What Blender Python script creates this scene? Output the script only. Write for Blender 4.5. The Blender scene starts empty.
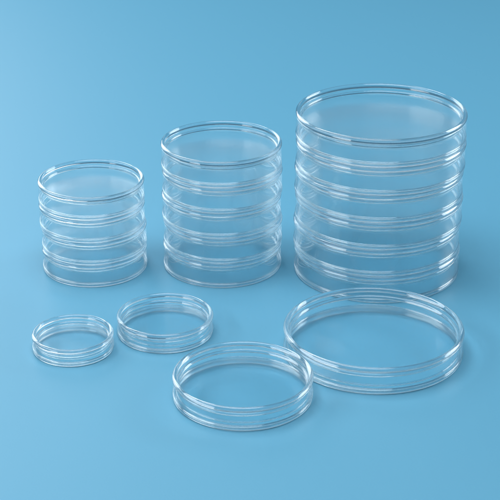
import bpy, bmesh, math

C = bpy.context.scene
COL = C.collection
MM = 0.001

# ------------------------------------------------------------------ camera
cam_d = bpy.data.cameras.new('camera')
cam = bpy.data.objects.new('camera', cam_d)
COL.objects.link(cam)
cam.location = (0, 0, 0.520)
cam.rotation_euler = (math.radians(90 - 24.5), 0, 0)
cam_d.sensor_width = 36
cam_d.lens = 36 * 1600 / 500
cam_d.clip_start = 0.05
cam_d.clip_end = 50
C.camera = cam

# ------------------------------------------------------------------ studio light
W = bpy.data.worlds.new('World')
C.world = W
W.use_nodes = True
W.node_tree.nodes['Background'].inputs['Color'].default_value = (1.0, 0.985, 0.97, 1)
W.node_tree.nodes['Background'].inputs['Strength'].default_value = 0.15


def softbox(name, loc, target, sx, sy, power, col=(1, 1, 1)):
    d = bpy.data.lights.new(name, 'AREA')
    d.shape = 'ELLIPSE'
    d.size, d.size_y, d.energy, d.color = sx, sy, power, col
    o = bpy.data.objects.new(name, d)
    COL.objects.link(o)
    o.location = loc
    v = [t - l for t, l in zip(target, loc)]
    from mathutils import Vector
    o.rotation_euler = Vector(v).to_track_quat('-Z', 'Y').to_euler()
    return o


softbox('softbox_overhead', (-0.2, 1.0, 1.7), (-0.1, 1.05, 0.0), 1.9, 1.3, 24.6)
softbox('softbox_back', (-0.75, 2.4, 0.75), (-0.1, 1.05, 0.0), 1.0, 0.9, 7.2, (1.0, 0.98, 0.96))
softbox('softbox_key', (-1.3, 0.8, 0.95), (0.0, 1.05, 0.0), 1.8, 0.42, 12.2, (1.0, 0.98, 0.96))
softbox('softbox_side', (1.5, 1.75, 0.8), (0.05, 1.05, 0.05), 1.1, 0.35, 7.5)

C.view_settings.view_transform = 'Standard'
C.view_settings.look = 'None'
C.view_settings.exposure = 0.0
C.view_settings.gamma = 1.0
cy = C.cycles
cy.max_bounces = 100
cy.transmission_bounces = 100
cy.glossy_bounces = 100
cy.diffuse_bounces = 4
cy.caustics_reflective = True
cy.caustics_refractive = True
cy.blur_glossy = 0.3
cy.sample_clamp_indirect = 6.0
cy.use_denoising = True


# ------------------------------------------------------------------ materials
def paper_material():
    m = bpy.data.materials.new('blue_paper')
    m.use_nodes = True
    nt = m.node_tree
    p = nt.nodes['Principled BSDF']
    tc = nt.nodes.new('ShaderNodeTexCoord')
    n = nt.nodes.new('ShaderNodeTexNoise')
    n.inputs['Scale'].default_value = 900
    n.inputs['Detail'].default_value = 4
    nt.links.new(tc.outputs['Object'], n.inputs['Vector'])
    r = nt.nodes.new('ShaderNodeValToRGB')
    r.color_ramp.elements[0].position = 0.3
    r.color_ramp.elements[1].position = 0.7
    r.color_ramp.elements[0].color = (0.102, 0.362, 0.560, 1)
    r.color_ramp.elements[1].color = (0.108, 0.372, 0.570, 1)
    nt.links.new(n.outputs['Fac'], r.inputs['Fac'])
    nt.links.new(r.outputs['Color'], p.inputs['Base Color'])
    b = nt.nodes.new('ShaderNodeBump')
    b.inputs['Strength'].default_value = 0.16
    b.inputs['Distance'].default_value = 0.0003
    nt.links.new(n.outputs['Fac'], b.inputs['Height'])
    nt.links.new(b.outputs['Normal'], p.inputs['Normal'])
    p.inputs['Roughness'].default_value = 0.5
    p.inputs['Specular IOR Level'].default_value = 0.5
    return m


def bead_material():
    """solid refracting glass of the moulded beads"""
    m = bpy.data.materials.new('bead_glass')
    m.use_nodes = True
    p = m.node_tree.nodes['Principled BSDF']
    p.inputs['Base Color'].default_value = (0.91, 0.97, 1.0, 1)
    p.inputs['Roughness'].default_value = 0.0
    p.inputs['IOR'].default_value = 1.62
    p.inputs['Transmission Weight'].default_value = 1.0
    return m


def plate_material(name, tint, rough, haze=0.0, gloss=0.012):
    """faintly hazy moulded plate"""
    m = bpy.data.materials.new(name)
    m.use_nodes = True
    nt = m.node_tree
    nt.nodes.remove(nt.nodes['Principled BSDF'])
    g = nt.nodes.new('ShaderNodeBsdfGlass')
    g.inputs['Color'].default_value = (*tint, 1)
    g.inputs['IOR'].default_value = 1.042
    g.inputs['Roughness'].default_value = rough
    gl = nt.nodes.new('ShaderNodeBsdfGlossy')
    gl.inputs['Roughness'].default_value = 0.06
    mx = nt.nodes.new('ShaderNodeMixShader')
    mx.inputs[0].default_value = gloss
    nt.links.new(g.outputs[0], mx.inputs[1])
    nt.links.new(gl.outputs[0], mx.inputs[2])
    out = mx
    if haze:
        df = nt.nodes.new('ShaderNodeBsdfDiffuse')
        df.inputs['Color'].default_value = (0.2, 0.5, 0.7, 1)
        tl = nt.nodes.new('ShaderNodeBsdfTranslucent')
        tl.inputs['Color'].default_value = (0.2, 0.5, 0.7, 1)
        m1 = nt.nodes.new('ShaderNodeMixShader')
        m1.inputs[0].default_value = 0.5
        nt.links.new(df.outputs[0], m1.inputs[1])
        nt.links.new(tl.outputs[0], m1.inputs[2])
        out = nt.nodes.new('ShaderNodeMixShader')
        out.inputs[0].default_value = haze
        nt.links.new(mx.outputs[0], out.inputs[1])
        nt.links.new(m1.outputs[0], out.inputs[2])
    nt.links.new(out.outputs[0], nt.nodes['Material Output'].inputs['Surface'])
    return m


def wall_material():
    """thin clear wall: lets light straight through, mirrors at grazing angles"""
    m = bpy.data.materials.new('clear_wall_glass')
    m.use_nodes = True
    nt = m.node_tree
    nt.nodes.remove(nt.nodes['Principled BSDF'])
    tr = nt.nodes.new('ShaderNodeBsdfTransparent')
    tr.inputs['Color'].default_value = (0.965, 0.99, 0.996, 1)
    gl = nt.nodes.new('ShaderNodeBsdfGlossy')
    gl.inputs['Roughness'].default_value = 0.035
    gl.inputs['Color'].default_value = (1, 1, 1, 1)
    lw = nt.nodes.new('ShaderNodeLayerWeight')
    lw.inputs['Blend'].default_value = 0.3
    mu = nt.nodes.new('ShaderNodeMath')
    mu.operation = 'MULTIPLY'
    mu.inputs[1].default_value = 0.48
    nt.links.new(lw.outputs['Facing'], mu.inputs[0])
    mx = nt.nodes.new('ShaderNodeMixShader')
    nt.links.new(mu.outputs[0], mx.inputs[0])
    nt.links.new(tr.outputs[0], mx.inputs[1])
    nt.links.new(gl.outputs[0], mx.inputs[2])
    nt.links.new(mx.outputs[0], nt.nodes['Material Output'].inputs['Surface'])
    return m


PAPER = paper_material()
BEAD = bead_material()
PLATE = plate_material('hazy_plate_glass', (0.985, 0.998, 1.0), 0.75, 0.04)
FLOOR = plate_material('clear_floor_glass', (0.95, 0.984, 0.992), 0.45, 0.0, 0.025)
WALL = wall_material()

# ------------------------------------------------------------------ setting: blue paper sheet
bm = bmesh.new()
prof = [(-0.8, 0.0), (2.9, 0.0)]
for k in range(1, 17):
    a = math.radians(90 * k / 16)
    prof.append((2.9 + 0.6 * math.sin(a), 0.6 - 0.6 * math.cos(a)))
prof.append((3.5, 1.7))
L = [bm.verts.new((-3.0, y, z)) for y, z in prof]
R_ = [bm.verts.new((3.0, y, z)) for y, z in prof]
for i in range(len(prof) - 1):
    bm.faces.new((L[i], R_[i], R_[i + 1], L[i + 1])).smooth = True
me = bpy.data.meshes.new('table_surface')
bm.to_mesh(me)
bm.free()
me.materials.append(PAPER)
bd = bpy.data.objects.new('table_surface', me)
COL.objects.link(bd)
bd['kind'] = 'structure'


# ------------------------------------------------------------------ lathe helpers (all in millimetres)
def arc(cx, cz, r, a0, a1, n):
    """points on an arc, angles in degrees, 0 = outward, 90 = up"""
    return [(cx + r * math.cos(math.radians(a0 + (a1 - a0) * i / n)),
             cz + r * math.sin(math.radians(a0 + (a1 - a0) * i / n))) for i in range(n + 1)]


def lathe(name, pts, mat, seg=360, edge_from=None):
    """closed outline turned about z; points with r == 0 become poles"""
    bm = bmesh.new()
    rings = []
    for r, z in pts:
        if r < 1e-6:
            rings.append([bm.verts.new((0, 0, z * MM))])
        else:
            rings.append([bm.verts.new((r * MM * math.cos(2 * math.pi * k / seg),
                                        r * MM * math.sin(2 * math.pi * k / seg), z * MM))
                          for k in range(seg)])
    n = len(rings)
    for i in range(n):
        a, b = rings[i], rings[(i + 1) % n]
        if len(a) == 1 and len(b) == 1:
            continue
        for k in range(seg):
            k2 = (k + 1) % seg
            if len(a) == 1:
                f = bm.faces.new((a[0], b[k2], b[k]))
            elif len(b) == 1:
                f = bm.faces.new((a[k], a[k2], b[0]))
            else:
                f = bm.faces.new((a[k], a[k2], b[k2], b[k]))
            f.smooth = True
    bmesh.ops.recalc_face_normals(bm, faces=bm.faces)
    me = bpy.data.meshes.new(name)
    bm.to_mesh(me)
    bm.free()
    me.materials.append(mat)
    if edge_from:                        # the cut edge of a plate is clear like the wall
        me.materials.append(WALL)
        for f in me.polygons:
            if math.hypot(f.center.x, f.center.y) > edge_from * MM:
                f.material_index = 1
    return me


def densify(pts, step):
    out = []
    n = len(pts)
    for i in range(n):
        (r0, z0), (r1, z1) = pts[i], pts[(i + 1) % n]
        out.append((r0, z0))
        if r0 < 1e-6 and r1 < 1e-6:
            continue
        d = math.hypot(r1 - r0, z1 - z0)
        m = int(d // step)
        for j in range(1, m):
            t = j / m
            out.append((r0 + (r1 - r0) * t, z0 + (z1 - z0) * t))
    return out


def bead_profile(R, z, r):
    """round glass bead of radius r whose outer edge lies at R"""
    return arc(R - r, z, r, 0, 352.5, 47)


def wall_profile(R, rb, fb, z0, z1, inset):
    """upright wall from the foot bead (centre height z0) to the rim bead (centre height z1)"""
    wo, wi = R - inset * rb, R - (inset + 1.1) * rb
    g = 0.04
    ci, ct = R - fb - 0.2 * rb, R - rb
    cl = lambda v: math.degrees(math.acos(max(-1, min(1, v))))
    p = arc(ci, z0, fb + g, cl((wi - ci) / (fb + g)), cl((wo - ci) / (fb + g)), 10)
    p += arc(ct, z1, rb + g, -cl((wo - ct) / (rb + g)), -cl((wi - ct) / (rb + g)), 10)
    return p


def plate_profile(r, z, th):
    """flat round plate with rounded edge, its top at height z"""
    h = th / 2
    return [(0, z - th)] + arc(r - h, z - h, h, -90, 90, 16) + [(0, z)]


def obj(name, me, parent=None):
    o = bpy.data.objects.new(name, me)
    COL.objects.link(o)
    if parent:
        o.parent = parent
    return o


# ------------------------------------------------------------------ open dishes in front
def dish(name, R, H, recess, rb):
    t = bpy.data.objects.new(name, None)
    t.empty_display_size = 0.01
    COL.objects.link(t)
    fb = 0.8 * rb
    th = 0.8 * rb
    ir = 0.58 * rb
    z1 = H - rb
    obj('wall', lathe('wall', densify(wall_profile(R, rb, fb, fb, z1, 0.22 if recess is None else 0.27), 1.2), WALL), t)
    obj('rim', lathe('rim', bead_profile(R, z1, rb), BEAD), t)
    obj('foot_ring', lathe('foot_ring', bead_profile(R - 0.2 * rb, fb, fb), BEAD), t)
    obj('base_ridge', lathe('base_ridge', bead_profile(R - 0.12 * rb, 2 * fb + 0.42 * rb, 0.42 * rb), BEAD), t)
    if recess is None:
        obj('ridge', lathe('ridge', bead_profile(R - 1.4 * rb, H - 3.65 * rb, 0.74 * rb), BEAD), t)
        obj('floor', lathe('floor', densify(plate_profile(R - 1.62 * rb, 1.5 * fb + th + 2.3, th), 2.0), FLOOR, edge_from=R - 1.62 * rb - 0.5 * th), t)
        obj('floor_edge', lathe('floor_edge', bead_profile(R - 1.36 * rb, 1.5 * fb + th + 2.2, 0.34 * rb), BEAD), t)
    else:
        obj('ridge', lathe('ridge', bead_profile(R - 1.62 * rb, H - recess + 0.05, ir), BEAD), t)
        obj('plate', lathe('plate', densify(plate_profile(R - 1.62 * rb, H - recess - ir - 0.05, th), 2.0), PLATE, edge_from=R - 1.62 * rb - 0.5 * th), t)
    return t


def open_dish(x, y, R, H, label):
    t = dish('open_dish', R, H, None, 1.25 + 0.009 * R)
    t.location = (x * MM, y * MM, 0.0001)
    t['label'] = label
    t['category'] = 'glass dish'
    t['group'] = 'open glass dishes lying in front of the stacks'


open_dish(-121.9, 977.7, 28.2, 12.5, 'smallest open clear glass dish, at the far left in front of the small stack')
open_dish(-59.6, 1002.4, 34.0, 14.3, 'small open clear glass dish between the smallest dish and the medium one')
open_dish(-4.6, 911.5, 46.0, 16.7, 'medium open clear glass dish nearest the camera, overlapping the big flat dish')
open_dish(84.6, 973.6, 61.8, 19.4, 'largest open clear glass dish lying in front of the tall wide stack')


# ------------------------------------------------------------------ stacks of dishes
ORD = ['bottom', 'second', 'third', 'fourth', 'fifth', 'sixth']


def stack(x, y, R, total, n, recess, desc, group, shifts):
    H = total / n
    first = dish('stacked_dish', R, H - 0.06, recess, 1.25 + 0.009 * R)
    for i in range(n):
        if i == 0:
            t = first
        else:
            t = first.copy()
            COL.objects.link(t)
            for ch in list(first.children):
                c = ch.copy()
                COL.objects.link(c)
                c.parent = t
        t.location = ((x + shifts[i][0]) * MM, (y + shifts[i][1]) * MM, 0.0001 + i * H * MM)
        t.rotation_euler = (0, 0, 0.7 * i)
        if i == 0:
            w = 'bottom glass dish, standing on the blue surface, of the ' + desc
        elif i == n - 1:
            w = 'topmost glass dish with its recessed top in view, of the ' + desc
        else:
            w = 'clear glass dish ' + ORD[i] + ' from the bottom of the ' + desc
        t['label'] = w
        t['category'] = 'glass dish'
        t['group'] = group


stack(-118.9, 1112.7, 40.0, 72.2, 4, 5.4, 'low narrow stack at left', 'glass dishes in the low narrow stack',
      [(0.3, 0), (0.5, 0.2), (-0.4, 0), (-0.3, 0.2)])
stack(-21.1, 1116.9, 45.4, 100.4, 5, 5.9, 'medium stack in the middle', 'glass dishes in the medium stack',
      [(0, 0), (0.5, 0), (-0.4, 0.3), (0.3, -0.3), (-0.2, 0)])
stack(96.1, 1109.0, 63.0, 127.3, 6, 6.3, 'tall wide stack at right', 'glass dishes in the tall wide stack',
      [(0.2, 0), (-0.5, 0.2), (0.4, 0), (-0.2, 0.3), (0.5, -0.2), (0.2, 0)])
